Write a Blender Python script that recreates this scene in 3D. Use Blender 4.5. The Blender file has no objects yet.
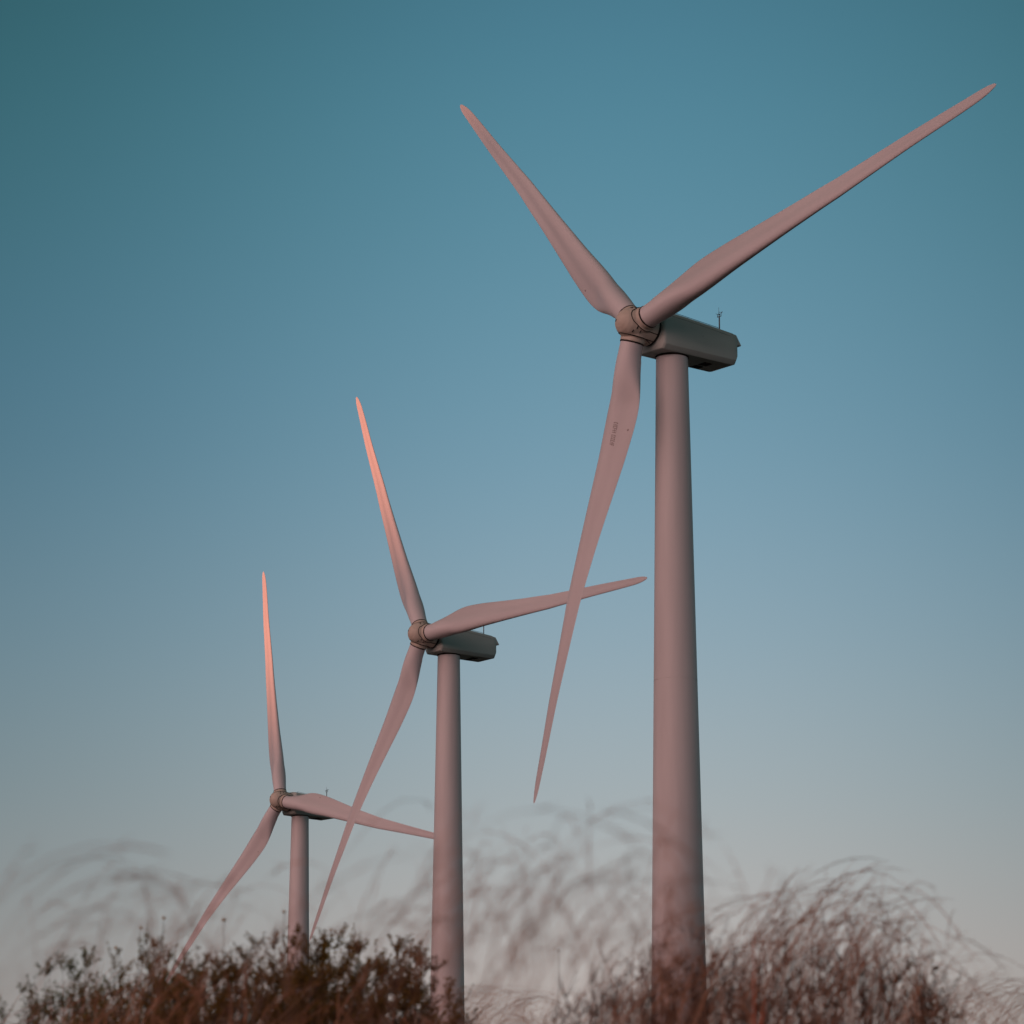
import bpy, bmesh, math, random
from mathutils import Vector, Matrix, noise
from mathutils.bvhtree import BVHTree

R_ = math.radians
PI = math.pi
scene = bpy.context.scene
COL = scene.collection

# ------------------------------------------------------------------ camera constants
F_PX, Y_HOR = 3381.0, 1310.5
PITCH = math.atan((Y_HOR - 512) / F_PX)
CP, SP = math.cos(PITCH), math.sin(PITCH)
GROUND = -1.30                       # the camera is the origin, 1.3 m above the flat ground


def at(px, py, Y):
    """world point seen at pixel px,py at ground distance Y"""
    x, u = (px - 512) / F_PX, (512 - py) / F_PX
    d = Y / (CP - u * SP)
    return Vector((x * d, Y, d * (SP + u * CP)))


# ------------------------------------------------------------------ helpers
def link(o):
    COL.objects.link(o)
    return o


def mesh_obj(name, verts, faces, mat, parent=None, smooth=True):
    me = bpy.data.meshes.new(name)
    me.from_pydata([tuple(v) for v in verts], [], faces)
    me.update()
    if smooth:
        me.polygons.foreach_set('use_smooth', [True] * len(me.polygons))
    me.materials.append(mat)
    o = link(bpy.data.objects.new(name, me))
    if parent:
        o.parent = parent
    return o


def bm_obj(name, bm, mat, parent=None, smooth=True, angle=None):
    me = bpy.data.meshes.new(name)
    bmesh.ops.recalc_face_normals(bm, faces=bm.faces)
    bm.to_mesh(me)
    bm.free()
    if smooth:
        me.polygons.foreach_set('use_smooth', [True] * len(me.polygons))
        if angle:
            me.set_sharp_from_angle(angle=angle)
    me.materials.append(mat)
    o = link(bpy.data.objects.new(name, me))
    if parent:
        o.parent = parent
    return o


def tag(o, label=None, cat=None, group=None, kind=None):
    if label: o['label'] = label
    if cat: o['category'] = cat
    if group: o['group'] = group
    if kind: o['kind'] = kind
    return o


def empty(name, loc, rz=0.0):
    o = link(bpy.data.objects.new(name, None))
    o.location = loc
    o.rotation_euler = (0, 0, rz)
    o.empty_display_size = 0.5
    return o


def lathe(profile, axis='Z', n=64):
    """profile: (radius, height) list -> verts, faces (closed where radius is 0)"""
    v, f, rings = [], [], []
    for r, h in profile:
        if r < 1e-6:
            rings.append([len(v)])
            v.append((0, 0, h))
        else:
            rings.append(list(range(len(v), len(v) + n)))
            for i in range(n):
                a = 2 * PI * i / n
                v.append((r * math.cos(a), r * math.sin(a), h))
    for A, B in zip(rings, rings[1:]):
        for i in range(n):
            j = (i + 1) % n
            if len(A) == 1 and len(B) == 1: continue
            if len(A) == 1: f.append((A[0], B[j], B[i]))
            elif len(B) == 1: f.append((A[i], A[j], B[0]))
            else: f.append((A[i], A[j], B[j], B[i]))
    if axis == 'Y':
        v = [(x, z, -y) for x, y, z in v]
    return v, f


def tube(pts, rad, n=8, closed=False, cap=True):
    v, f = [], []
    m = len(pts)
    up = Vector((0.123, 0.31, 0.94)).normalized()
    for i, p in enumerate(pts):
        if closed: t = pts[(i + 1) % m] - pts[i - 1]
        else: t = pts[min(i + 1, m - 1)] - pts[max(i - 1, 0)]
        t = t.normalized()
        s = t.cross(up).normalized()
        w = s.cross(t)
        r = rad[i] if hasattr(rad, '__len__') else rad
        for k in range(n):
            a = 2 * PI * k / n
            v.append(p + (s * math.cos(a) + w * math.sin(a)) * r)
    for i in range(m if closed else m - 1):
        a0, b0 = i * n, ((i + 1) % m) * n
        for k in range(n):
            l = (k + 1) % n
            f.append((a0 + k, a0 + l, b0 + l, b0 + k))
    if cap and not closed:
        f.append(tuple(range(n))[::-1])
        f.append(tuple(range((m - 1) * n, m * n)))
    return v, f


class MB:
    def __init__(self): self.v, self.f = [], []
    def add(self, vf):
        o = len(self.v)
        self.v += vf[0]
        self.f += [tuple(i + o for i in q) for q in vf[1]]
        return self
    def build(self, name, mat, parent=None, smooth=True):
        return mesh_obj(name, self.v, self.f, mat, parent, smooth)


def box(c, s):
    x, y, z = c
    a, b, d = s[0] / 2, s[1] / 2, s[2] / 2
    v = [(x + i * a, y + j * b, z + k * d) for i in (-1, 1) for j in (-1, 1) for k in (-1, 1)]
    return v, [(0, 1, 3, 2), (4, 6, 7, 5), (0, 4, 5, 1), (2, 3, 7, 6), (0, 2, 6, 4), (1, 5, 7, 3)]


def lerp_tab(tab, x):
    if x <= tab[0][0]: return tab[0][1]
    for (a, p), (b, q) in zip(tab, tab[1:]):
        if x <= b:
            t = (x - a) / (b - a)
            return p + (q - p) * t
    return tab[-1][1]


def smooth_tab(tab, x, w=0.03):
    return sum(lerp_tab(tab, x + k * w / 2) for k in (-2, -1, 0, 1, 2)) / 5


# ------------------------------------------------------------------ materials
def new_mat(name):
    m = bpy.data.materials.new(name)
    m.use_nodes = True
    nt = m.node_tree
    b = nt.nodes['Principled BSDF']
    return m, nt, b


def noisy(name, c0, c1, scale, rough=0.6, detail=4.0, stretch=(1, 1, 1), spec=0.4, bump=0.0, lo=0.35, hi=0.65,
          spots=None):
    m, nt, b = new_mat(name)
    N, L = nt.nodes, nt.links
    tc = N.new('ShaderNodeTexCoord')
    mp = N.new('ShaderNodeMapping')
    mp.inputs['Scale'].default_value = stretch
    L.new(tc.outputs['Object'], mp.inputs['Vector'])
    nz = N.new('ShaderNodeTexNoise')
    nz.inputs['Scale'].default_value = scale
    nz.inputs['Detail'].default_value = detail
    L.new(mp.outputs['Vector'], nz.inputs['Vector'])
    rp = N.new('ShaderNodeValToRGB')
    rp.color_ramp.elements[0].position = lo
    rp.color_ramp.elements[1].position = hi
    rp.color_ramp.elements[0].color = (*c0, 1)
    rp.color_ramp.elements[1].color = (*c1, 1)
    L.new(nz.outputs['Fac'], rp.inputs['Fac'])
    out = rp.outputs['Color']
    if spots:
        sc, thr, colr = spots
        n2 = N.new('ShaderNodeTexNoise')
        n2.inputs['Scale'].default_value = sc
        n2.inputs['Detail'].default_value = 5
        L.new(tc.outputs['Object'], n2.inputs['Vector'])
        r2 = N.new('ShaderNodeValToRGB')
        r2.color_ramp.elements[0].position = thr
        r2.color_ramp.elements[1].position = thr + 0.06
        L.new(n2.outputs['Fac'], r2.inputs['Fac'])
        mx = N.new('ShaderNodeMixRGB')
        mx.inputs['Color2'].default_value = (*colr, 1)
        L.new(r2.outputs['Color'], mx.inputs['Fac'])
        L.new(out, mx.inputs['Color1'])
        out = mx.outputs['Color']
    L.new(out, b.inputs['Base Color'])
    b.inputs['Roughness'].default_value = rough
    b.inputs['Specular IOR Level'].default_value = spec
    if bump:
        bp = N.new('ShaderNodeBump')
        bp.inputs['Strength'].default_value = bump
        L.new(nz.outputs['Fac'], bp.inputs['Height'])
        L.new(bp.outputs['Normal'], b.inputs['Normal'])
    return m


def leaf_mat(name, c0, c1, scale, trans=0.25, rough=0.7):
    """thin foliage: colour varies leaf to leaf, some light passes through"""
    m, nt, b = new_mat(name)
    N, L = nt.nodes, nt.links
    g = N.new('ShaderNodeNewGeometry')
    tc = N.new('ShaderNodeTexCoord')
    nz = N.new('ShaderNodeTexNoise')
    nz.inputs['Scale'].default_value = scale
    L.new(tc.outputs['Object'], nz.inputs['Vector'])
    ad = N.new('ShaderNodeMath'); ad.operation = 'MULTIPLY_ADD'
    ad.inputs[1].default_value = 0.55
    L.new(g.outputs['Random Per Island'], ad.inputs[0])
    sc = N.new('ShaderNodeMath'); sc.operation = 'MULTIPLY'
    sc.inputs[1].default_value = 0.5
    L.new(nz.outputs['Fac'], sc.inputs[0])
    L.new(sc.outputs[0], ad.inputs[2])
    rp = N.new('ShaderNodeValToRGB')
    rp.color_ramp.elements[0].position = 0.1
    rp.color_ramp.elements[1].position = 0.9
    rp.color_ramp.elements[0].color = (*c0, 1)
    rp.color_ramp.elements[1].color = (*c1, 1)
    L.new(ad.outputs[0], rp.inputs['Fac'])
    L.new(rp.outputs['Color'], b.inputs['Base Color'])
    b.inputs['Roughness'].default_value = rough
    b.inputs['Specular IOR Level'].default_value = 0.05
    tr = N.new('ShaderNodeBsdfTranslucent')
    L.new(rp.outputs['Color'], tr.inputs['Color'])
    mx = N.new('ShaderNodeMixShader')
    mx.inputs['Fac'].default_value = trans
    L.new(b.outputs[0], mx.inputs[1])
    L.new(tr.outputs[0], mx.inputs[2])
    L.new(mx.outputs[0], N['Material Output'].inputs['Surface'])
    return m


BLADE = noisy('blade_gelcoat', (.60, .57, .585), (.69, .66, .675), 0.35, 0.42, 5, (1, 1, .12), 0.3,
              spots=(1.7, .74, (.40, .36, .35)))
TOWER = noisy('tower_paint', (.58, .56, .565), (.68, .655, .66), 0.5, 0.45, 6, (1, 1, .1), 0.3,
              spots=(.9, .745, (.42, .38, .36)))
HUB = noisy('hub_paint', (.54, .48, .41), (.63, .56, .485), 1.2, 0.5, 5, spec=0.3,
            spots=(2.2, .70, (.30, .26, .21)))
NAC = noisy('nacelle_paint', (.42, .48, .455), (.50, .56, .53), 0.6, 0.45, 5, (1, .3, 1), 0.3,
            spots=(1.8, .72, (.28, .27, .23)))
DARK = noisy('dark_rubber', (.012, .011, .010), (.02, .018, .016), 4, 0.8)
STEEL = noisy('dull_steel', (.09, .095, .10), (.14, .145, .15), 6, 0.45)
MARK = noisy('faded_marking', (.28, .24, .24), (.40, .35, .35), 9, 0.6)
LAMP = noisy('red_lens', (.35, .06, .04), (.42, .08, .05), 5, 0.3)
GROUND_M = noisy('dry_soil', (.035, .026, .020), (.075, .055, .040), 0.9, 0.95, 8, bump=0.3)
GRASS = leaf_mat('dry_grass_stalks', (.34, .155, .092), (.76, .42, .27), 1.5, 0.3)
WISP = leaf_mat('pale_dry_grass', (.48, .27, .19), (.74, .44, .32), 1.5, 0.35)
LEAF = leaf_mat('shrub_leaves', (.060, .050, .008), (.36, .25, .045), 2.5, 0.25)
LEAF2 = leaf_mat('dark_shrub_leaves', (.060, .042, .009), (.34, .20, .045), 2.5, 0.25)
LEAF_G = leaf_mat('green_shrub_leaves', (.05, .062, .02), (.22, .23, .07), 2.5, 0.2)
LEAF_R = leaf_mat('russet_shrub_leaves', (.18, .085, .05), (.46, .24, .15), 2.5, 0.25)
TWIG = noisy('twig_bark', (.035, .022, .016), (.09, .058, .042), 30, 0.9)
SEED = noisy('seed_heads', (.30, .19, .07), (.45, .30, .13), 40, 0.9)
REED = noisy('orange_lit_stalk', (.50, .13, .07), (.66, .22, .12), 12, 0.7, stretch=(1, 1, .2))  # warm low light on the stalk is painted in as orange

# ------------------------------------------------------------------ sun and sky
SUN_AZ = Vector((-0.70, -0.71, 0)).normalized()      # horizontal direction towards the sun (behind the camera, left)
SUN_EL = R_(3.6)
sun_dir = SUN_AZ * math.cos(SUN_EL) + Vector((0, 0, math.sin(SUN_EL)))
sd = bpy.data.lights.new('sun', 'SUN')
sd.energy = 2.9
sd.angle = R_(0.53)
sd.color = (1.0, 0.30, 0.15)
so = link(bpy.data.objects.new('sun', sd))
so.rotation_euler = (-sun_dir).to_track_quat('-Z', 'Y').to_euler()

W = bpy.data.worlds.new('World')
scene.world = W
W.use_nodes = True
nt = W.node_tree
N, L = nt.nodes, nt.links
bg = N['Background']
tc = N.new('ShaderNodeTexCoord')
sep = N.new('ShaderNodeSeparateXYZ')
L.new(tc.outputs['Generated'], sep.inputs[0])


def math_node(op, a, b=None, c=None, clamp=False):
    n = N.new('ShaderNodeMath')
    n.operation = op
    n.use_clamp = clamp
    for i, s in enumerate((a, b, c)):
        if s is None: continue
        if isinstance(s, (int, float)): n.inputs[i].default_value = s
        else: L.new(s, n.inputs[i])
    return n.outputs[0]


def vdot(v):
    n = N.new('ShaderNodeVectorMath')
    n.operation = 'DOT_PRODUCT'
    L.new(tc.outputs['Generated'], n.inputs[0])
    n.inputs[1].default_value = v
    return n.outputs['Value']


def lin(c):
    return tuple((x / 255 / 12.92) if x / 255 <= .04045 else ((x / 255 + .055) / 1.055) ** 2.4 for x in c)


# clear dusk sky: colour by elevation (sRGB as photographed), warm near the horizon
SKY = [(-10, (92, 84, 82)), (0.0, (166, 152, 150)), (4.5, (181, 167, 164)), (6.5, (171, 168, 168)), (8.5, (156, 167, 172)), (11.0, (137, 161, 175)),
       (14, (111, 149, 169)), (17, (92, 138, 158)), (19.8, (76, 128, 147)), (22.3, (64, 115, 135)), (30, (52, 98, 115)), (60, (36, 70, 84)), (90, (30, 60, 74))]
el = math_node('ARCSINE', sep.outputs['Z'])
fac = math_node('MULTIPLY_ADD', el, 1 / R_(100), 0.1)
rp = N.new('ShaderNodeValToRGB')
cr = rp.color_ramp
cr.interpolation = 'B_SPLINE'
for i, (e, c) in enumerate(SKY):
    p = (e + 10) / 100
    s = cr.elements[i] if i < 2 else cr.elements.new(p)
    s.position = p
for i, (e, c) in enumerate(SKY):
    cr.elements[i].color = (*lin(c), 1)
L.new(fac, rp.inputs['Fac'])
# lens vignette put into the sky colour: dims to both sides, turning more teal
xx = math_node('MULTIPLY', math_node('ADD', vdot((1.0, 0.0, 0.0)), -0.035), 1 / 0.155)
dim = math_node('MULTIPLY_ADD', math_node('EXPONENT', math_node('MULTIPLY', math_node('MULTIPLY', xx, xx), -1.0)), 0.57, 0.45)
k_el = math_node('MINIMUM', math_node('MULTIPLY_ADD', el, 1.4, 0.65), 1.0)
dim = math_node('SUBTRACT', 1.0, math_node('MULTIPLY', math_node('SUBTRACT', 1.0, dim), k_el))
dv = N.new('ShaderNodeCombineXYZ')
L.new(math_node('POWER', dim, math_node('MULTIPLY_ADD', el, 1.3, 1.05)), dv.inputs[0])
L.new(dim, dv.inputs[1])
L.new(math_node('POWER', dim, math_node('MULTIPLY_ADD', math_node('MAXIMUM', math_node('SUBTRACT', el, 0.27), 0.0), 2.5, 0.92)), dv.inputs[2])
mul = N.new('ShaderNodeVectorMath'); mul.operation = 'MULTIPLY'
L.new(rp.outputs['Color'], mul.inputs[0])
L.new(dv.outputs[0], mul.inputs[1])
# sunset glow around the sun's azimuth, low over the horizon behind the camera
ca = math_node('MAXIMUM', vdot(tuple(SUN_AZ)), 0.0)
lobe = math_node('POWER', ca, 3.8)
g2 = math_node('MULTIPLY', lobe, math_node('EXPONENT', math_node('MULTIPLY', math_node('POWER', math_node('ABSOLUTE', math_node('SUBTRACT', el, R_(12))), 2.0), -1 / (2 * R_(17) ** 2))))
up = math_node('GREATER_THAN', sep.outputs['Z'], -0.02)
g2 = math_node('MULTIPLY', g2, up)
gl = N.new('ShaderNodeVectorMath'); gl.operation = 'SCALE'
gl.inputs[0].default_value = (3.5, 1.86, 1.68)
L.new(g2, gl.inputs['Scale'])
add = N.new('ShaderNodeVectorMath'); add.operation = 'ADD'
L.new(mul.outputs[0], add.inputs[0])
L.new(gl.outputs[0], add.inputs[1])
# a thin share of the physical sky for the same sun
sky = N.new('ShaderNodeTexSky')
sky.sky_type = 'NISHITA'
sky.sun_disc = False
sky.sun_elevation = SUN_EL
sky.sun_rotation = math.atan2(SUN_AZ.x, SUN_AZ.y)
sky.altitude = 300
sk = N.new('ShaderNodeVectorMath'); sk.operation = 'SCALE'
L.new(sky.outputs[0], sk.inputs[0])
sk.inputs['Scale'].default_value = 0.012
add2 = N.new('ShaderNodeVectorMath'); add2.operation = 'ADD'
L.new(add.outputs[0], add2.inputs[0])
L.new(sk.outputs[0], add2.inputs[1])
L.new(add2.outputs[0], bg.inputs['Color'])
bg.inputs['Strength'].default_value = 1.0

# ------------------------------------------------------------------ terrain: grassy bank, plain, unseen ridge towards the sun, shaped for its shadow
RIDGE_D = 2200.0
RIDGE_H = 94.5 + math.tan(SUN_EL) * (RIDGE_D + 244)


def sstep(a, b, x):
    t = min(1, max(0, (x - a) / (b - a)))
    return t * t * (3 - 2 * t)


def ground_z(x, y):
    r = math.hypot(x, y)
    z = GROUND
    # low bank in front of the camera
    bank = sstep(2.5, 7.0, y) * (1 - sstep(27, 42, y)) * (1 - sstep(14, 26, abs(x)))
    z += 1.55 * bank
    z += 0.05 * noise.noise(Vector((x * .5, y * .5, 3))) * min(1, r / 3)
    if r > 30:
        z += min(1, (r - 30) / 100) * 0.6 * noise.noise(Vector((x * .02, y * .02, 7)))
    if y > 300:
        z -= 1.2 * sstep(300, 420, y)
    s = x * SUN_AZ.x + y * SUN_AZ.y
    w = -x * SUN_AZ.y + y * SUN_AZ.x
    rid = sstep(1200, RIDGE_D, s) * (1 - sstep(2600, 4600, abs(w)))
    crest = RIDGE_H + 24 * math.exp(-((w + 140) / 92) ** 2) + 6 * sstep(315, 400, -w)  # unseen crest, raised in places to set where the shadow ends on each turbine
    z += rid * (crest - GROUND)
    if r > 900 and s < 1200:
        z += 14 * noise.noise(Vector((x * .0012, y * .0012, 1))) * sstep(900, 2500, r)
    return z


gv, gf = [(0, 0, ground_z(0, 0))], []
NA = 540
radii = []
r = 0.6
while r < 14000:
    radii.append(r)
    r *= 1.065
for r in radii:
    for i in range(NA):
        a = 2 * PI * i / NA
        x, y = r * math.cos(a), r * math.sin(a)
        gv.append((x, y, ground_z(x, y)))
for i in range(NA):
    gf.append((0, 1 + i, 1 + (i + 1) % NA))
for k in range(len(radii) - 1):
    a0, b0 = 1 + k * NA, 1 + (k + 1) * NA
    for i in range(NA):
        j = (i + 1) % NA
        gf.append((a0 + i, b0 + i, b0 + j, a0 + j))
tag(mesh_obj('ground', gv, gf, GROUND_M), 'dry dark soil of the grassy bank and plain under the turbines, with an unseen ridge that shades them', 'ground', kind='structure')

# ------------------------------------------------------------------ wind turbine
RB = 40.25                # blade tip radius
TILT = 0.0925
OVERHANG = 3.92
HUB_H = 80.5
CHORD = [(.026, 1.92), (.05, 1.92), (.08, 2.05), (.12, 2.6), (.155, 3.15), (.19, 3.30), (.24, 3.12), (.33, 2.70), (.455, 2.14), (.56, 1.80), (.62, 1.60),
         (.75, 1.26), (.873, 1.00), (.93, .86), (.96, .76), (.98, .62), (.992, .42), (1.0, .12)]
THICK = [(.026, 1.0), (.05, 1.0), (.08, .88), (.12, .66), (.16, .50), (.20, .43), (.30, .38), (.45, .33), (.6, .28), (.8, .23), (1, .22)]
TWIST = [(.03, 8), (.15, 7), (.23, 6), (.33, 5), (.455, 2), (.56, -1), (.62, -2.5), (.75, -5), (.87, -8), (1, -10)]

NS = 40


def bend(q):
    return smooth_tab([(.04, 0), (.06, .03), (.15, .28), (.25, .32), (.45, .30), (.56, .33), (.79, .66), (.9, .95), (1, 1.15)], q)


def section(q):
    """cross section ring at span fraction q: list of (x towards leading edge, y downwind, z)"""
    c, t = smooth_tab(CHORD, q, .012 if q > .9 or q < .07 else .03), smooth_tab(THICK, q)
    if q >= .999: c = .10
    ax = min(.5, max(.29, (.96 - .11 * sstep(.06, .17, q)) / max(c, .1)))          # leading edge runs straight on from the root
    b = R_(smooth_tab(TWIST, q))
    circ = 1 - sstep(.05, .17, q)
    pts = []
    for i in range(NS):
        a = 2 * PI * i / NS
        s = 0.5 * (1 - math.cos(a))               # 0 = leading edge, 1 = trailing edge
        yt = 5 * t * (.2969 * math.sqrt(s) - .1260 * s - .3516 * s * s + .2843 * s ** 3 - .1036 * s ** 4)
        m, p = .012, .4
        yc = m / p ** 2 * (2 * p * s - s * s) if s < p else m / (1 - p) ** 2 * (1 - 2 * p + 2 * p * s - s * s)
        side = 1 if a < PI else -1
        ya = yc + side * yt
        if side < 0 and s > .3: ya += .05 * math.sin(PI * (s - .3) / .7) ** 2    # hollow towards the trailing edge
        yy = ya * (1 - circ) + 0.5 * math.sin(a) * circ
        X, Y = (ax - s) * c - .05 * sstep(.94, 1.0, q), yy * c                # +Y is the suction side, downwind
        pts.append((X * math.cos(b) + Y * math.sin(b), -X * math.sin(b) + Y * math.cos(b) + bend(q), q * RB))
    return pts


qs = [.0375 + .0025 * i for i in range(5)] + [.05 + .008 * i for i in range(1, 26)] + [.25 + .02 * i for i in range(1, 35)] + [.94, .95, .96, .97, .978, .985, .99, .994, .997, .999, 1.0]
bv, bf = [], []
for q in qs:
    bv += section(q)
for k in range(len(qs) - 1):
    for i in range(NS):
        j = (i + 1) % NS
        bf.append((k * NS + i, k * NS + j, (k + 1) * NS + j, (k + 1) * NS + i))
bf.append(tuple(range(NS)))
bf.append(tuple(range((len(qs) - 1) * NS, len(qs) * NS))[::-1])

blade_bm = bmesh.new()
vs = [blade_bm.verts.new(v) for v in bv]
for f in bf: blade_bm.faces.new([vs[i] for i in f])
bmesh.ops.recalc_face_normals(blade_bm, faces=blade_bm.faces)
blade_bvh = BVHTree.FromBMesh(blade_bm)


def on_blade(x, z, lift=.006):
    """point on the upwind face of the blade"""
    h = blade_bvh.ray_cast(Vector((x, -8, z)), Vector((0, 1, 0)))
    return (h[0] + h[1] * lift, h[1]) if h[0] else (None, None)


def patch(pts2, lift=.006, thick=.004):
    """thin raised sticker on the blade face following its surface, outline as quad grid corners (x,z)"""
    (xa, za), (xb, zb) = pts2
    n = 3
    v, f = [], []
    for i in range(n + 1):
        for k in range(n + 1):
            p, nn = on_blade(xa + (xb - xa) * i / n, za + (zb - za) * k / n, lift)
            v.append(p)
    for i in range(n):
        for k in range(n):
            a = i * (n + 1) + k
            f.append((a, a + 1, a + n + 2, a + n + 1))
    return v, f


proto = empty('wind_turbine', (0, 0, 0))


def build_turbine(root):
    # tower
    prof = []
    top = HUB_H - 2.10
    sl = 0.0330
    prof.append((0.0, -.5))
    for z in (-.5, 0, .25):
        prof.append((1.33 + (top - z) * sl / 2 + .12, z))
    for k in range(0, 41):
        z = .26 + (top - .26) * k / 40
        prof.append((1.33 + (top - z) * sl / 2, z))
        if k in (11, 26):                                  # section joints
            rr = 1.33 + (top - z) * sl / 2
            prof += [(rr - .02, z + .01), (rr - .02, z + .035), (rr - .001, z + .045)]
    v, f = lathe(prof, n=96)
    tw = mesh_obj('tower', v, f, TOWER, root)
    tw.data.set_sharp_from_angle(angle=R_(40))
    v, f = lathe([(1.35, top - .07), (1.39, top - .05), (1.39, top + .12), (1.2, top + .13)], n=64)
    mesh_obj('yaw_ring', v, f, DARK, tw)
    # door at the foot of the tower
    rb = 1.33 + (top - 2) * sl / 2
    v, f = [], []
    for z in (.7, 1.0, 2.6, 2.9):
        for a in range(-8, 9):
            inset = .25 if z in (.7, 2.9) and abs(a) > 6 else 0
            ang = PI / 2 + a * .011
            rr = 1.33 + (top - z) * sl / 2 + .03
            v.append((rr * math.cos(ang), rr * math.sin(ang), z))
    for k in range(3):
        for a in range(16):
            i = k * 17 + a
            f.append((i, i + 1, i + 18, i + 17))
    mesh_obj('door', v, f, STEEL, tw)

    hub_c = Vector((0, -OVERHANG, HUB_H))
    # ---------------------------------------------------------------- nacelle (coordinates from the hub centre: x side, y downwind, z)
    def ring(y, w, zt, zb, crown, bot):
        """cross section: flat bottom, slightly raked sides, bevelled shoulder, crowned roof"""
        pts = [(-w * bot, zb), (w * bot, zb), (w, zb + .40), (w, zt - .30), (w - .10, zt), (w - .42, zt + .14 + crown * .3),
               (w * .35, zt + .2 + crown), (-w * .35, zt + .2 + crown), (-(w - .42), zt + .14 + crown * .3), (-(w - .10), zt), (-w, zt - .30), (-w, zb + .40)]
        return [(x, y - OVERHANG, z + HUB_H) for x, z in pts]
    rings = [ring(1.50, 1.10, .65, -1.55, .0, .84),
             ring(1.62, 1.60, 1.08, -1.92, .0, .84),
             ring(1.80, 1.70, 1.20, -2.00, .02, .84),
             ring(4.20, 1.70, 1.06, -2.03, .03, .84),
             ring(6.50, 1.70, .88, -2.05, .03, .84),
             ring(9.35, 1.70, .64, -2.06, .02, .84),
             ring(9.70, 1.66, .56, -1.98, .0, .84),
             ring(9.88, 1.60, .46, -1.62, .0, .86)]
    bm = bmesh.new()
    rv = [[bm.verts.new(p) for p in r_] for r_ in rings]
    n = len(rv[0])
    for A, B in zip(rv, rv[1:]):
        for i in range(n):
            j = (i + 1) % n
            bm.faces.new((A[i], A[j], B[j], B[i]))
    bm.faces.new(rv[0][::-1])
    bm.faces.new(rv[-1])
    bmesh.ops.recalc_face_normals(bm, faces=bm.faces)
    ed = [e for e in bm.edges if e.calc_face_angle(0) > .35]
    bmesh.ops.bevel(bm, geom=ed, offset=.05, segments=2, profile=.6, affect='EDGES')
    nac = bm_obj('nacelle', bm, NAC, root, True, R_(22))
    # rear hood: the sloping lip over the back of the nacelle
    bm = bmesh.new()
    prof = [(9.55, .62), (9.80, .58), (10.34, -.22), (10.32, -.30), (9.82, -.27)]
    sides = []
    for x in (-1.58, 1.58):
        sides.append([bm.verts.new((x, y - OVERHANG, z + HUB_H)) for y, z in prof])
    for i in range(len(prof)):
        j = (i + 1) % len(prof)
        bm.faces.new((sides[0][i], sides[0][j], sides[1][j], sides[1][i]))
    bm.faces.new(sides[0][::-1]); bm.faces.new(sides[1])
    bmesh.ops.recalc_face_normals(bm, faces=bm.faces)
    bmesh.ops.bevel(bm, geom=list(bm.edges), offset=.03, segments=2, affect='EDGES')
    bm_obj('rear_hood', bm, NAC, nac, True, R_(25))
    # hatches in the floor
    for x, w in ((.22, .85), (-.85, .75)):
        m = MB()
        m.add(box((x, 7.45 - OVERHANG, HUB_H - 2.078), (w, .85, .03)))
        m.build('floor_vent', DARK, nac, False)
    # seam along the shoulder
    for s in (1, -1):
        pts = [Vector((s * (1.705), y - OVERHANG, HUB_H + z)) for y, z in ((1.85, .89), (4.2, .75), (6.5, .57), (9.0, .33))]
        v, f = tube(pts, .012, 6)
        mesh_obj('panel_seam', v, f, STEEL, nac)
    # roof rails
    for x in (-.55, 1.18):
        m = MB()
        zr = lambda y: 1.40 - (y - 1.8) * .077
        ys = [2.3, 3.5, 4.7, 5.9, 7.1, 8.1]
        m.add(tube([Vector((x, y - OVERHANG, HUB_H + zr(y) + .10)) for y in ys], .022, 6))
        for y in ys:
            m.add(tube([Vector((x, y - OVERHANG, HUB_H + zr(y) - .25)), Vector((x, y - OVERHANG, HUB_H + zr(y) + .10))], .016, 6))
        m.build('roof_rail', STEEL, nac)
    # instrument mast
    m = MB()
    mx, my, mz = .95, 8.45 - OVERHANG, HUB_H + .72
    P = lambda x, y, z: Vector((mx + x, my + y, mz + z))
    m.add(tube([P(0, 0, 0), P(0, 0, 1.45)], .06, 8))
    m.add(tube([P(-.24, 0, 1.38), P(.24, 0, 1.38)], .03, 6))
    m.add(tube([P(-.22, 0, 1.38), P(-.22, 0, 1.62)], .025, 6))
    m.add(tube([P(.22, 0, 1.38), P(.22, 0, 1.72)], .025, 6))
    m.add(tube([P(-.05, 0, 1.45), P(-.05, 0, 2.2)], .013, 6))
    mast = m.build('instrument_mast', STEEL, nac)
    c = MB()
    for k in range(3):
        a = k * 2 * PI / 3
        c.add(tube([P(.22, 0, 1.72), P(.22 + .13 * math.cos(a), .13 * math.sin(a), 1.72)], .010, 5))
        v, f = lathe([(0, -.05), (.04, -.035), (.05, 0), (.0, .005)], n=10)
        c.add(([tuple(P(.22 + .15 * math.cos(a), .15 * math.sin(a), 1.72) + Vector(q)) for q in v], f))
    c.build('anemometer', STEEL, mast)
    c = MB()
    c.add(tube([P(-.22, -.2, 1.64), P(-.22, .16, 1.64)], .014, 6))
    c.add(box(tuple(P(-.22, .2, 1.66)), (.012, .18, .14)))
    c.build('wind_vane', STEEL, mast, False)
    v, f = lathe([(0, .0), (.13, 0), (.13, .06), (.10, .10), (.10, .22), (.06, .29), (0, .30)], n=20)
    mesh_obj('beacon', [(x + .2, y + 8.9 - OVERHANG, z + HUB_H + .70) for x, y, z in v], f, LAMP, nac)

    # ---------------------------------------------------------------- hub: spinner body with three blade collars, fused and smoothed
    tmp = MB()
    prof = [(0, -1.90), (.30, -1.87), (.62, -1.75), (.92, -1.52), (1.14, -1.20), (1.28, -.80), (1.38, -.30), (1.44, .25), (1.47, .8), (1.47, 1.34), (1.30, 1.36), (0, 1.36)]
    tmp.add(lathe(prof, 'Y', 64))
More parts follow.
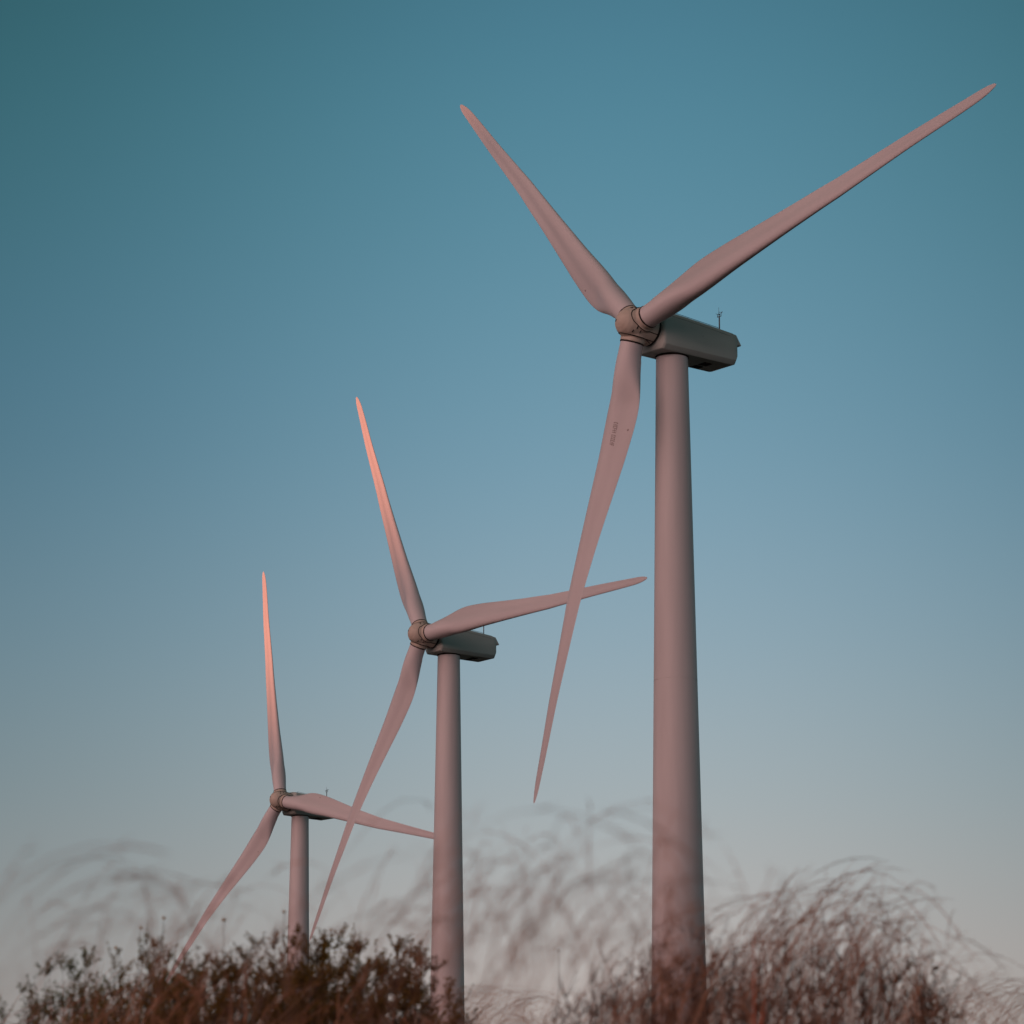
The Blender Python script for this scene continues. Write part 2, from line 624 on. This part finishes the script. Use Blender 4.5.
    for k in range(3):
        M = Matrix.Rotation(k * 2 * PI / 3, 4, 'Y')
        v, f = lathe([(0, 0), (1.02, 0), (1.02, 1.48), (.98, 1.50), (0, 1.50)], n=48)
        tmp.add(([tuple(M @ Vector(q)) for q in v], f))
        v, f = lathe([(0, 0), (1.18, 0), (1.14, 1.02), (1.04, 1.12), (0, 1.12)], n=48)
        tmp.add(([tuple(M @ Vector(q)) for q in v], f))
    to = tmp.build('hub_source', HUB)
    md = to.modifiers.new('r', 'REMESH'); md.mode = 'VOXEL'; md.voxel_size = .045; md.use_smooth_shade = True
    sm = to.modifiers.new('s', 'SMOOTH'); sm.factor = .5; sm.iterations = 14
    dg = bpy.context.evaluated_depsgraph_get()
    me = bpy.data.meshes.new_from_object(to.evaluated_get(dg))
    bpy.data.objects.remove(to)
    me.name = 'hub'
    me.polygons.foreach_set('use_smooth', [True] * len(me.polygons))
    hub = link(bpy.data.objects.new('hub', me))
    if not me.materials: me.materials.append(HUB)
    hub.parent = root
    base = Matrix.Translation(hub_c) @ Matrix.Rotation(-TILT, 4, 'X')
    hub.matrix_local = base
    hb = bmesh.new(); hb.from_mesh(me)
    bvh = BVHTree.FromBMesh(hb)
    # sealing seams on the spinner round every collar
    for k in range(3):
        M = Matrix.Rotation(k * 2 * PI / 3, 4, 'Y')
        m = MB()
        for h, rad in ((1.02, .040),):
            pts = []
            for i in range(72):
                a = 2 * PI * i / 72
                d = Vector((math.cos(a), math.sin(a), 0))
                hit = bvh.ray_cast(M @ (Vector((0, 0, h)) + d * 4), (M @ (-d)).normalized())
                if hit[0] is not None: pts.append(hit[0])
            m.add(tube(pts, rad, 6, closed=True))
        m.build('collar_seam', DARK, hub)
        # curved panel joint between collars, and lifting pads
        M2 = Matrix.Rotation((k + .5) * 2 * PI / 3, 4, 'Y')
        pts = []
        for i in range(25):
            yy = -1.05 + 2.2 * i / 24
            xx = .62 - .30 * math.sin(PI * i / 24)
            hit = bvh.ray_cast(M2 @ Vector((xx, yy, 4)), M2 @ Vector((0, 0, -1)))
            if hit[0] is not None: pts.append(hit[0])
        v, f = tube(pts, .036, 6)
        mesh_obj('panel_joint', v, f, DARK, hub)
        for (xx, yy) in ((-.32, -.75), (.12, -.95), (-.10, -.35)):
            hit = bvh.ray_cast(M2 @ Vector((xx, yy, 4)), M2 @ Vector((0, 0, -1)))
            p = hit[0]; nn = hit[1]
            t = nn.cross(Vector((0, 1, 0))).normalized()
            v, f = tube([p - t * .13, p + t * .13], .045, 6)
            mesh_obj('lifting_pad', v, f, DARK, hub)
    # hole in the nose
    hit = bvh.ray_cast(Vector((-.30, -6, .34)), Vector((0, 1, 0)))
    v, f = lathe([(0, .012), (.12, .012), (.14, -.03)], n=20)
    q = hit[1].to_track_quat('Z', 'Y').to_matrix()
    mesh_obj('nose_hole', [tuple(hit[0] + q @ Vector(p)) for p in v], f, DARK, hub)
    v, f = lathe([(1.40, 1.30), (1.40, 1.56)], 'Y', 64)
    mesh_obj('rear_gap_shade', v, f, DARK, hub)  # dark band, shade between spinner and nacelle put into its colour
    hb.free()

    # ---------------------------------------------------------------- blades
    blades = []
    first = None
    for k in range(3):
        if first is None:
            bl = mesh_obj('blade', bv, bf, BLADE, root)
            v, f = lathe([(.93, 1.46), (1.0, 1.465), (1.008, 1.56), (.985, 1.585), (.93, 1.59)], n=64)
            subs = [mesh_obj('root_seal', v, f, DARK, bl)]
            first = bl
        else:
            bl = first.copy(); link(bl); bl.parent = root
            for s in subs:
                c = s.copy(); link(c); c.parent = bl
        blades.append(bl)
    return hub, blades, base


def drain_hole(bl):
    p, nn = on_blade(-1.75, 8.75, .0)
    q = nn.to_track_quat('Z', 'Y').to_matrix()
    v, f = lathe([(0, .012), (.085, .012), (.10, -.01)], n=14)
    mesh_obj('drain_hole', [tuple(p + q @ Vector(t)) for t in v], f, MARK, bl)


def stencil(bl):
    """two rows of small worn stencilled figures"""
    rnd = random.Random(4)
    for za in (8.3, 9.35):
        m = MB()
        for c in range(6):
            z0 = za + c * .155
            for (dx0, dx1, dz0, dz1) in (((0, .34, 0, .06), (0, .07, .063, .12), (.27, .34, .063, .12)), ((0, .34, .05, .11), (.11, .19, .0, .047)), ((0, .07, 0, .13), (.073, .34, .0, .06), (.14, .21, .063, .12)))[rnd.randrange(3)]:
                m.add(patch(((dx0 - .78, z0 + dz0), (dx1 - .78, z0 + dz1)), .008))
        m.build('marking', MARK, bl)


hub0, blades0, BASE = build_turbine(proto)


def set_rotor(root, az):
    M = BASE
    ch = [c for c in bpy.data.objects if c.parent == root]
    for c in ch:
        if c.name.startswith('hub'):
            c.matrix_local = M @ Matrix.Rotation(az, 4, 'Y')
    for k, c in enumerate(sorted([c for c in ch if c.name.startswith('blade')], key=lambda o: o.name)):
        c.matrix_local = M @ Matrix.Rotation(az + k * 2 * PI / 3, 4, 'Y')


def copy_tree(o, parent=None):
    kids = [c for c in bpy.data.objects if c.parent == o]
    c = o.copy()
    link(c)
    c.parent = parent
    for k in kids:
        copy_tree(k, c)
    return c


TURB = [((10.252, 268.26, 79.21), 51.07, -44.95, 'tallest wind turbine, nearest on the right, its thick pale tower rising out of russet grass'),
        ((-10.67, 395.958, 78.50), 52.16, -30.38, 'middle wind turbine with an orange sunlit upper blade, right of the small far one'),
        ((-35.60, 517.05, 76.47), 46.25, -15.67, 'smallest and farthest wind turbine at the left, with nearly upright sunlit blade')]
turbs = [proto, copy_tree(proto), copy_tree(proto)]
for o, (H, yaw, az, lab) in zip(turbs, TURB):
    yw = R_(yaw)
    a = Vector((-math.sin(yw), -math.cos(yw), 0))
    # the hub centre sits OVERHANG in front of the tower axis
    p = Vector(H) - a * OVERHANG
    o.location = (p.x, p.y, H[2] - HUB_H)
    o.rotation_euler = (0, 0, -yw)
    set_rotor(o, R_(az))
    bl3 = sorted([c for c in bpy.data.objects if c.parent == o and c.name.startswith('blade')], key=lambda c: c.name)
    if o is proto:
        stencil(bl3[2])
        drain_hole(bl3[0])
        drain_hole(bl3[2])
    elif H[1] > 450:
        drain_hole(bl3[1])
        drain_hole(bl3[2])
    tag(o, lab, 'wind turbine', 'three white wind turbines in a row')

# ------------------------------------------------------------------ vegetation
rng = random.Random(11)


def stalk(m, base, h, lean, curl, w, plume=0.3, fuzz=0.0, seg=9, rnd=rng, az=None, apex=None):
    """one wind-bent grass stalk: tapered three-sided stem, optional feathery seed head"""
    az = rnd.gauss(0, .55) if az is None else az
    d = Vector((math.cos(az), math.sin(az), 0))
    side = Vector((-d.y, d.x, 0))
    pts, rad = [], []
    p = Vector(base)
    ang = lean
    wob = rnd.uniform(-.5, .5)
    w1, w2 = rnd.gauss(0, 1.3), rnd.uniform(5, 13)
    for i in range(seg + 1):
        t = i / seg
        pts.append(p.copy())
        rr = w * (1 - .75 * t)
        if plume and t > 1 - plume:
            u = (t - (1 - plume)) / plume
            rr = w * (.35 + 1.5 * math.sin(PI * min(1, u * .9 + .08)))
        rad.append(rr)
        ang += curl / seg * (0.3 + 1.9 * t * t) + w1 / seg * math.sin(w2 * t) * 2 * t
        p = p + (d * math.sin(ang) + Vector((0, 0, 1)) * math.cos(ang) + side * wob * t * .3) * (h / seg)
    if apex is not None:                                   # the highest point of the bent stalk comes to stand at the wanted place
        k = max(range(len(pts)), key=lambda i: pts[i].z)
        zs = (apex.z - base[2]) / max(.05, pts[k].z - base[2])
        dx, dy = apex.x - pts[k].x, apex.y - pts[k].y
        pts = [Vector((q.x + dx, q.y + dy, base[2] + (q.z - base[2]) * zs)) for q in pts]
    m.add(tube(pts, rad, 3, cap=False))
    if fuzz:
        for i in range(int(fuzz)):
            t = 1 - plume * rnd.random()
            k = min(seg - 1, int(t * seg))
            q = pts[k].lerp(pts[k + 1], t * seg - k)
            dd = (pts[k + 1] - pts[k]).normalized()
            e = (dd * 1.0 + Vector((rnd.gauss(0, .35), rnd.gauss(0, .35), rnd.gauss(0, .35)))).normalized()
            ln = rnd.uniform(.02, .055)
            s = e.cross(Vector((rnd.random(), rnd.random(), rnd.random()))).normalized() * .0014
            m.add(([q - s, q + s, q + e * ln], [(0, 1, 2)]))


def topline(tab, x):
    return smooth_tab(tab, x, 20)


# --- mass of dry grass on the bank
RIGHT = [(430, 1018), (500, 1000), (560, 988), (620, 962), (660, 945), (705, 938), (740, 928), (780, 918), (830, 912), (870, 920), (900, 942), (930, 978), (960, 1008), (1030, 1018), (1150, 1025)]
PLUME = [(430, 985), (560, 965), (640, 935), (705, 915), (760, 888), (800, 870), (850, 862), (900, 872), (940, 900), (990, 945), (1040, 985)]
LEFT = [(-80, 1018), (20, 1008), (80, 992), (130, 970), (200, 952), (290, 968), (340, 990), (400, 1002), (440, 1010)]
m = MB()
for i in range(2500):
    px = rng.uniform(-60, 1090)
    right = px > 440
    Y = rng.uniform(11.5, 19.0) if right else rng.uniform(14, 27)
    tl = topline(RIGHT if right else LEFT, px)
    if not right and rng.random() > .9: continue
    if right and rng.random() > .62: continue
    # tips range from just above the mass to well below it
    py = tl + 5 + abs(rng.gauss(0, 95)) if right else tl + 4 + abs(rng.gauss(0, 55))
    if rng.random() < .06: py -= rng.uniform(10, 40)
    tip = at(px, min(py, 1130), Y)
    az = rng.gauss(0, 1.5)
    lean, curl = rng.gauss(.0, .16), rng.uniform(.2, 1.8)
    bx = tip.x - rng.uniform(.0, .25)
    gz = ground_z(bx, Y) - .05
    h = max(.35, tip.z - gz) * (1.02 + .07 * curl)
    stalk(m, (bx, Y, gz), h, lean, curl, rng.uniform(.0009, .0019), .3, 3, 14, az=az, apex=tip)
for i in range(250):                                                     # arching plumes above the mass on the right
    px = rng.gauss(850, 75) if i % 3 else rng.uniform(560, 1000)
    Y = rng.uniform(11, 15.5)
    py = topline(PLUME, px) + rng.triangular(-14, 90, 30)
    tip = at(px, py, Y)
    curl = rng.uniform(.5, 2.1)
    bx = tip.x - rng.uniform(.1, .35)
    gz = ground_z(bx, Y) - .05
    h = (tip.z - gz) * (1.0 + .07 * curl)
    stalk(m, (bx, Y, gz), h, rng.gauss(.0, .14), curl, rng.uniform(.0006, .0012), .25, 4, 20, az=rng.gauss(0, 1.1), apex=tip)
side = random.Random(77)
for i in range(2200):                                                    # the same grass goes on along the bank to both sides
    px = side.choice((side.uniform(-1100, -40), side.uniform(1080, 2100)))
    Y = side.uniform(11, 20)
    tip = at(px, 965 + abs(side.gauss(0, 70)), Y)
    bx = tip.x - side.uniform(0, .25)
    gz = ground_z(bx, Y) - .05
    stalk(m, (bx, Y, gz), max(.35, tip.z - gz), side.gauss(0, .16), side.uniform(.2, 1.8), side.uniform(.0009, .0018), .3, 2, 12, rnd=side, az=side.gauss(0, .7), apex=tip)
tag(m.build('dry_grass', GRASS), 'russet dry grass bending in the wind along the bottom of the view', 'grass', kind='stuff')

# --- pale wisps close to the camera, far out of focus
m = MB()
WISPS = [(120, 38, 885, 30, 24), (215, 45, 905, 26, 26), (45, 40, 940, 34, 12), (485, 40, 885, 42, 40), (565, 50, 878, 45, 46), (640, 42, 900, 40, 44), (375, 45, 905, 36, 22), (770, 40, 885, 28, 12)]
for (cx, sx, cy, sy, n) in WISPS:
    for i in range(n):
        px, py = rng.gauss(cx, sx), rng.gauss(cy, sy)
        Y = rng.uniform(5.0, 9.0)
        tip = at(px, max(800, py), Y)
        curl = rng.uniform(.4, 2.3)
        bx = tip.x - rng.uniform(.0, .3)
        gz = ground_z(bx, Y) - .05
        h = (tip.z - gz) * (1.0 + .08 * curl)
        az = rng.gauss(0, 1.3) if cx > 300 else rng.choice((0, 0, PI)) + rng.gauss(0, .6)
        stalk(m, (bx, Y, gz), h, rng.gauss(.02, .22), curl, rng.uniform(.00036, .00072), .3, 5, 18, az=az, apex=tip)
tag(m.build('wispy_grass', WISP), 'pale blurred wisps of tall grass blowing close to the viewer', 'grass', kind='stuff')

# --- fine curly grass farther off, nearly sharp
m = MB()
for (x0, x1, ytop, n) in ((945, 1060, 978, 150), (455, 550, 985, 130), (700, 780, 965, 50)):
    for i in range(n):
        px = rng.uniform(x0, x1)
        Y = rng.uniform(22, 27)
        py = ytop + abs(rng.gauss(0, 22))
        tip = at(px, py, Y)
        bx = tip.x - rng.uniform(.0, .3)
        gz = ground_z(bx, Y) - .05
        h = (tip.z - gz) * rng.uniform(1.02, 1.2)
        stalk(m, (bx, Y, gz), h, rng.gauss(.05, .2), rng.uniform(.8, 3.0), rng.uniform(.0014, .0026), 0, 0, 18, az=rng.gauss(0, .8), apex=tip)
tag(m.build('curly_grass', GRASS), 'thin curly dry grass at the far edge of the bank', 'grass', kind='stuff')


# --- shrubs
def shrub(px, py, Y, width_px, label, lmat, leaf=.020, nst=26, leaves=2600, seed=1, spiky=.5, group='shrubs along the bank'):
    rnd = random.Random(seed)
    top = at(px, py, Y)
    gz = ground_z(top.x, Y) - .04
    H = top.z - gz
    wid = width_px / F_PX * (Y / CP) / 2
    root = empty('shrub', (top.x, Y, gz))
    tag(root, label, 'shrub', group)
    st, fo = MB(), MB()
    twigs = []
    drop = wid * .85
    for i in range(nst):
        a = rnd.uniform(0, 2 * PI)
        rr = wid * math.sqrt(rnd.random())
        hh = H - drop * (rr / wid) ** 2 - rnd.random() ** 2 * .26
        if i == 0: rr, hh = 0, H
        ex, ey = rr * math.cos(a), rr * math.sin(a) * .8
        pts = []
        wx, wy = rnd.gauss(0, .05), rnd.gauss(0, .05)
        for k in range(9):
            t = k / 8
            pts.append(Vector((ex * t ** .7 + wx * math.sin(t * 5) + rnd.gauss(0, .012), ey * t ** .7 + wy * math.sin(t * 5) + rnd.gauss(0, .012), hh * t)))
        st.add(tube(pts, [.006 * (1 - .92 * k / 8) + .0004 for k in range(9)], 4, cap=False))
        twigs.append(pts[6:])
        for b in range(20):
            k = rnd.choice((4, 5, 5, 6, 6, 6, 7, 7, 7, 8, 8))
            p = pts[k]
            dr = Vector((rnd.gauss(.12, .6), rnd.gauss(0, .6), rnd.uniform(.1, 1.0))).normalized()
            ln = rnd.uniform(.05, .17) * min(1.0, H) * (.6 if k == 8 else 1)
            tp = [p + dr * ln * t + Vector((0, 0, .03 * t * t)) for t in (0, .33, .66, 1)]
            st.add(tube(tp, [.002, .0016, .0012, .0008], 3, cap=False))
            twigs.append(tp)
            twigs.append(tp)
    for i in range(int(leaves * 2.3)):
        pts = twigs[rnd.randrange(len(twigs))]
        t = rnd.random() ** .7
        k = min(len(pts) - 2, int(t * (len(pts) - 1)))
        p = pts[k].lerp(pts[k + 1], t * (len(pts) - 1) - k)
        d = Vector((rnd.gauss(.1, .7), rnd.gauss(0, .7), rnd.gauss(.45, .6))).normalized()
        ll = leaf * rnd.uniform(.5, 1.2)
        s_ = d.cross(Vector((rnd.gauss(0, 1), rnd.gauss(0, 1), rnd.gauss(0, 1)))).normalized() * ll * rnd.uniform(.22, .36)
        n_ = d.cross(s_).normalized() * ll * .12
        a0 = p + d * .004
        fo.add(([a0, a0 + d * ll * .45 + s_ + n_, a0 + d * ll, a0 + d * ll * .45 - s_ + n_, a0 + d * ll * .5], [(0, 1, 4), (1, 2, 4), (2, 3, 4), (3, 0, 4)]))
    st.build('stem', TWIG, root)
    fo.build('foliage', lmat, root, False)
    return root


shrub(72, 962, 18.5, 150, 'green tinged leafy shrub at the lower left, lowest of the left bushes', LEAF_G, .0175, 44, 7500, 3)
shrub(152, 946, 18.0, 140, 'dark olive shrub beside the green one, left of the farthest tower', LEAF, .016, 60, 13000, 4)
shrub(228, 945, 17.5, 150, 'brown leafy shrub below the farthest turbine\'s lower blade', LEAF2, .016, 60, 12500, 5)
shrub(299, 934, 18.5, 95, 'brown shrub hiding the foot of the farthest tower', LEAF2, .0165, 48, 9500, 6)
shrub(344, 938, 19.5, 95, 'dark bushy shrub right of the farthest tower', LEAF, .0175, 52, 11000, 7)
shrub(396, 948, 19.5, 85, 'dark rounded shrub left of the middle tower', LEAF2, .0175, 48, 9500, 8)
shrub(448, 995, 20.5, 80, 'low dark shrub at the foot of the middle tower', LEAF2, .0175, 30, 3600, 9)
shrub(610, 965, 14.0, 130, 'sparse russet shrub left of the tallest tower', LEAF_R, .011, 40, 1100, 10)
shrub(690, 932, 13.5, 150, 'russet shrub in front of the tallest tower', LEAF_R, .011, 50, 1300, 12)
shrub(785, 925, 13.5, 140, 'russet shrub just right of the tallest tower', LEAF_R, .011, 50, 1300, 13)
shrub(865, 925, 14.5, 150, 'brown twiggy shrub among the grass at the lower right', LEAF_R, .012, 46, 1300, 14)
shrub(930, 968, 16.5, 80, 'thin dark twiggy shrub, rightmost on the bank', LEAF2, .015, 26, 1200, 15)


# --- weeds with round seed heads standing out of the shrubs
def weed(px, py, Y, label, seed, heads=1, mat=SEED, r=.010):
    rnd = random.Random(seed)
    top = at(px, py, Y)
    gz = ground_z(top.x, Y) - .03
    H = top.z - gz
    root = empty('weed', (top.x, Y, gz))
    tag(root, label, 'weed', 'seeding weeds above the left shrubs')
    st = MB()
    main = [Vector((rnd.gauss(0, .008) - .06 * (1 - t), 0, H * t)) for t in [k / 8 for k in range(9)]]
    main[-1] = Vector((0, 0, H))
    st.add(tube(main, [.004 * (1 - .7 * k / 8) for k in range(9)], 5))
    tips = [main[-1]]
    for h in range(heads - 1):
        p = main[6 - h % 3]
        e = p + Vector((rnd.uniform(-.07, .07), rnd.uniform(-.03, .03), rnd.uniform(.06, .13)))
        st.add(tube([p, p.lerp(e, .5) + Vector((.01, 0, 0)), e], [.0022, .0018, .0014], 4))
        tips.append(e)
    st.build('stem', TWIG, root)
    for e in tips:
        v, f = lathe([(0, -r * .8), (r * .7, -r * .6), (r, 0), (r * .8, r * .6), (r * .3, r * .95), (0, r * .8)], n=12)
        v = [Vector(q) * (1 + .25 * noise.noise(Vector(q) * 300)) + e for q in v]
        mesh_obj('seed_head', v, f, mat, root)


weed(164, 918, 18.5, 'tall thin weed with one ochre seed head, between the wisps at the left', 21, 2)
weed(141, 928, 19.5, 'short weed with small ochre heads left of the tall one', 22, 3)
weed(116, 948, 20.0, 'low weed with a single pale head over the olive shrub', 23, 1)
weed(224, 920, 18.0, 'weed with a loose ochre head below the farthest turbine\'s lower blade', 24, 3, r=.011)
weed(284, 912, 18.5, 'weed with paired heads just left of the farthest tower', 25, 4)
weed(331, 930, 19.5, 'weed with one brown head just right of the farthest tower', 26, 1)
weed(559, 951, 17.5, 'dark upright weed with a narrow top between the middle and tallest towers', 27, 2, TWIG, .006)
weed(936, 968, 17.0, 'dark weed with heavy round heads at the lower right', 28, 4, TWIG, .012)

# --- single stalk right of the tallest tower, orange light put into its colour
tp, bt = at(754, 934, 12.0), at(736, 1060, 12.0)
bt.z = ground_z(bt.x, 12.0) - .03
pts = [bt.lerp(tp, k / 10) + Vector((.02 * math.sin(PI * k / 10), 0, 0)) for k in range(11)]
root = empty('reed_stalk', bt)
tag(root, 'single upright orange-lit grass stalk just right of the tallest tower', 'reed')
v, f = tube([p - bt for p in pts], [.0075 * (1 - .75 * (k / 10) ** 2) for k in range(11)], 6)
mesh_obj('stem', v, f, REED, root)
v, f = [], []
for k in range(9):
    t = k / 8
    p = (pts[5] - bt).lerp(pts[8] - bt, t) + Vector((.05 * t * t + .004, 0, .02 * t))
    w = .006 * math.sin(PI * min(1, .15 + .85 * t))
    v += [p + Vector((-w, 0, 0)), p + Vector((0, -.002, 0)), p + Vector((w, 0, 0))]
for k in range(8):
    f += [(3 * k, 3 * k + 1, 3 * k + 4, 3 * k + 3), (3 * k + 1, 3 * k + 2, 3 * k + 5, 3 * k + 4)]
mesh_obj('leaf', v, f, REED, root)

# ------------------------------------------------------------------ camera and render settings
cd = bpy.data.cameras.new('camera')
cd.sensor_width = 36
cd.sensor_fit = 'HORIZONTAL'
cd.lens = F_PX * 36 / 1024
cd.clip_start = .1
cd.clip_end = 40000
cd.dof.use_dof = True
cd.dof.focus_distance = 330
cd.dof.aperture_fstop = cd.lens / 1000 / 0.024
co = link(bpy.data.objects.new('camera', cd))
co.location = (0, 0, 0)
co.rotation_euler = (PI / 2 + PITCH, 0, 0)
scene.camera = co
vs_ = scene.view_settings
scene.display_settings.display_device = 'sRGB'
vs_.view_transform = 'Standard'
vs_.look = 'None'
vs_.exposure = 0
vs_.gamma = 1
scene.render.engine = 'CYCLES'
scene.cycles.use_denoising = True
scene.cycles.max_bounces = 6
scene.cycles.use_light_tree = False
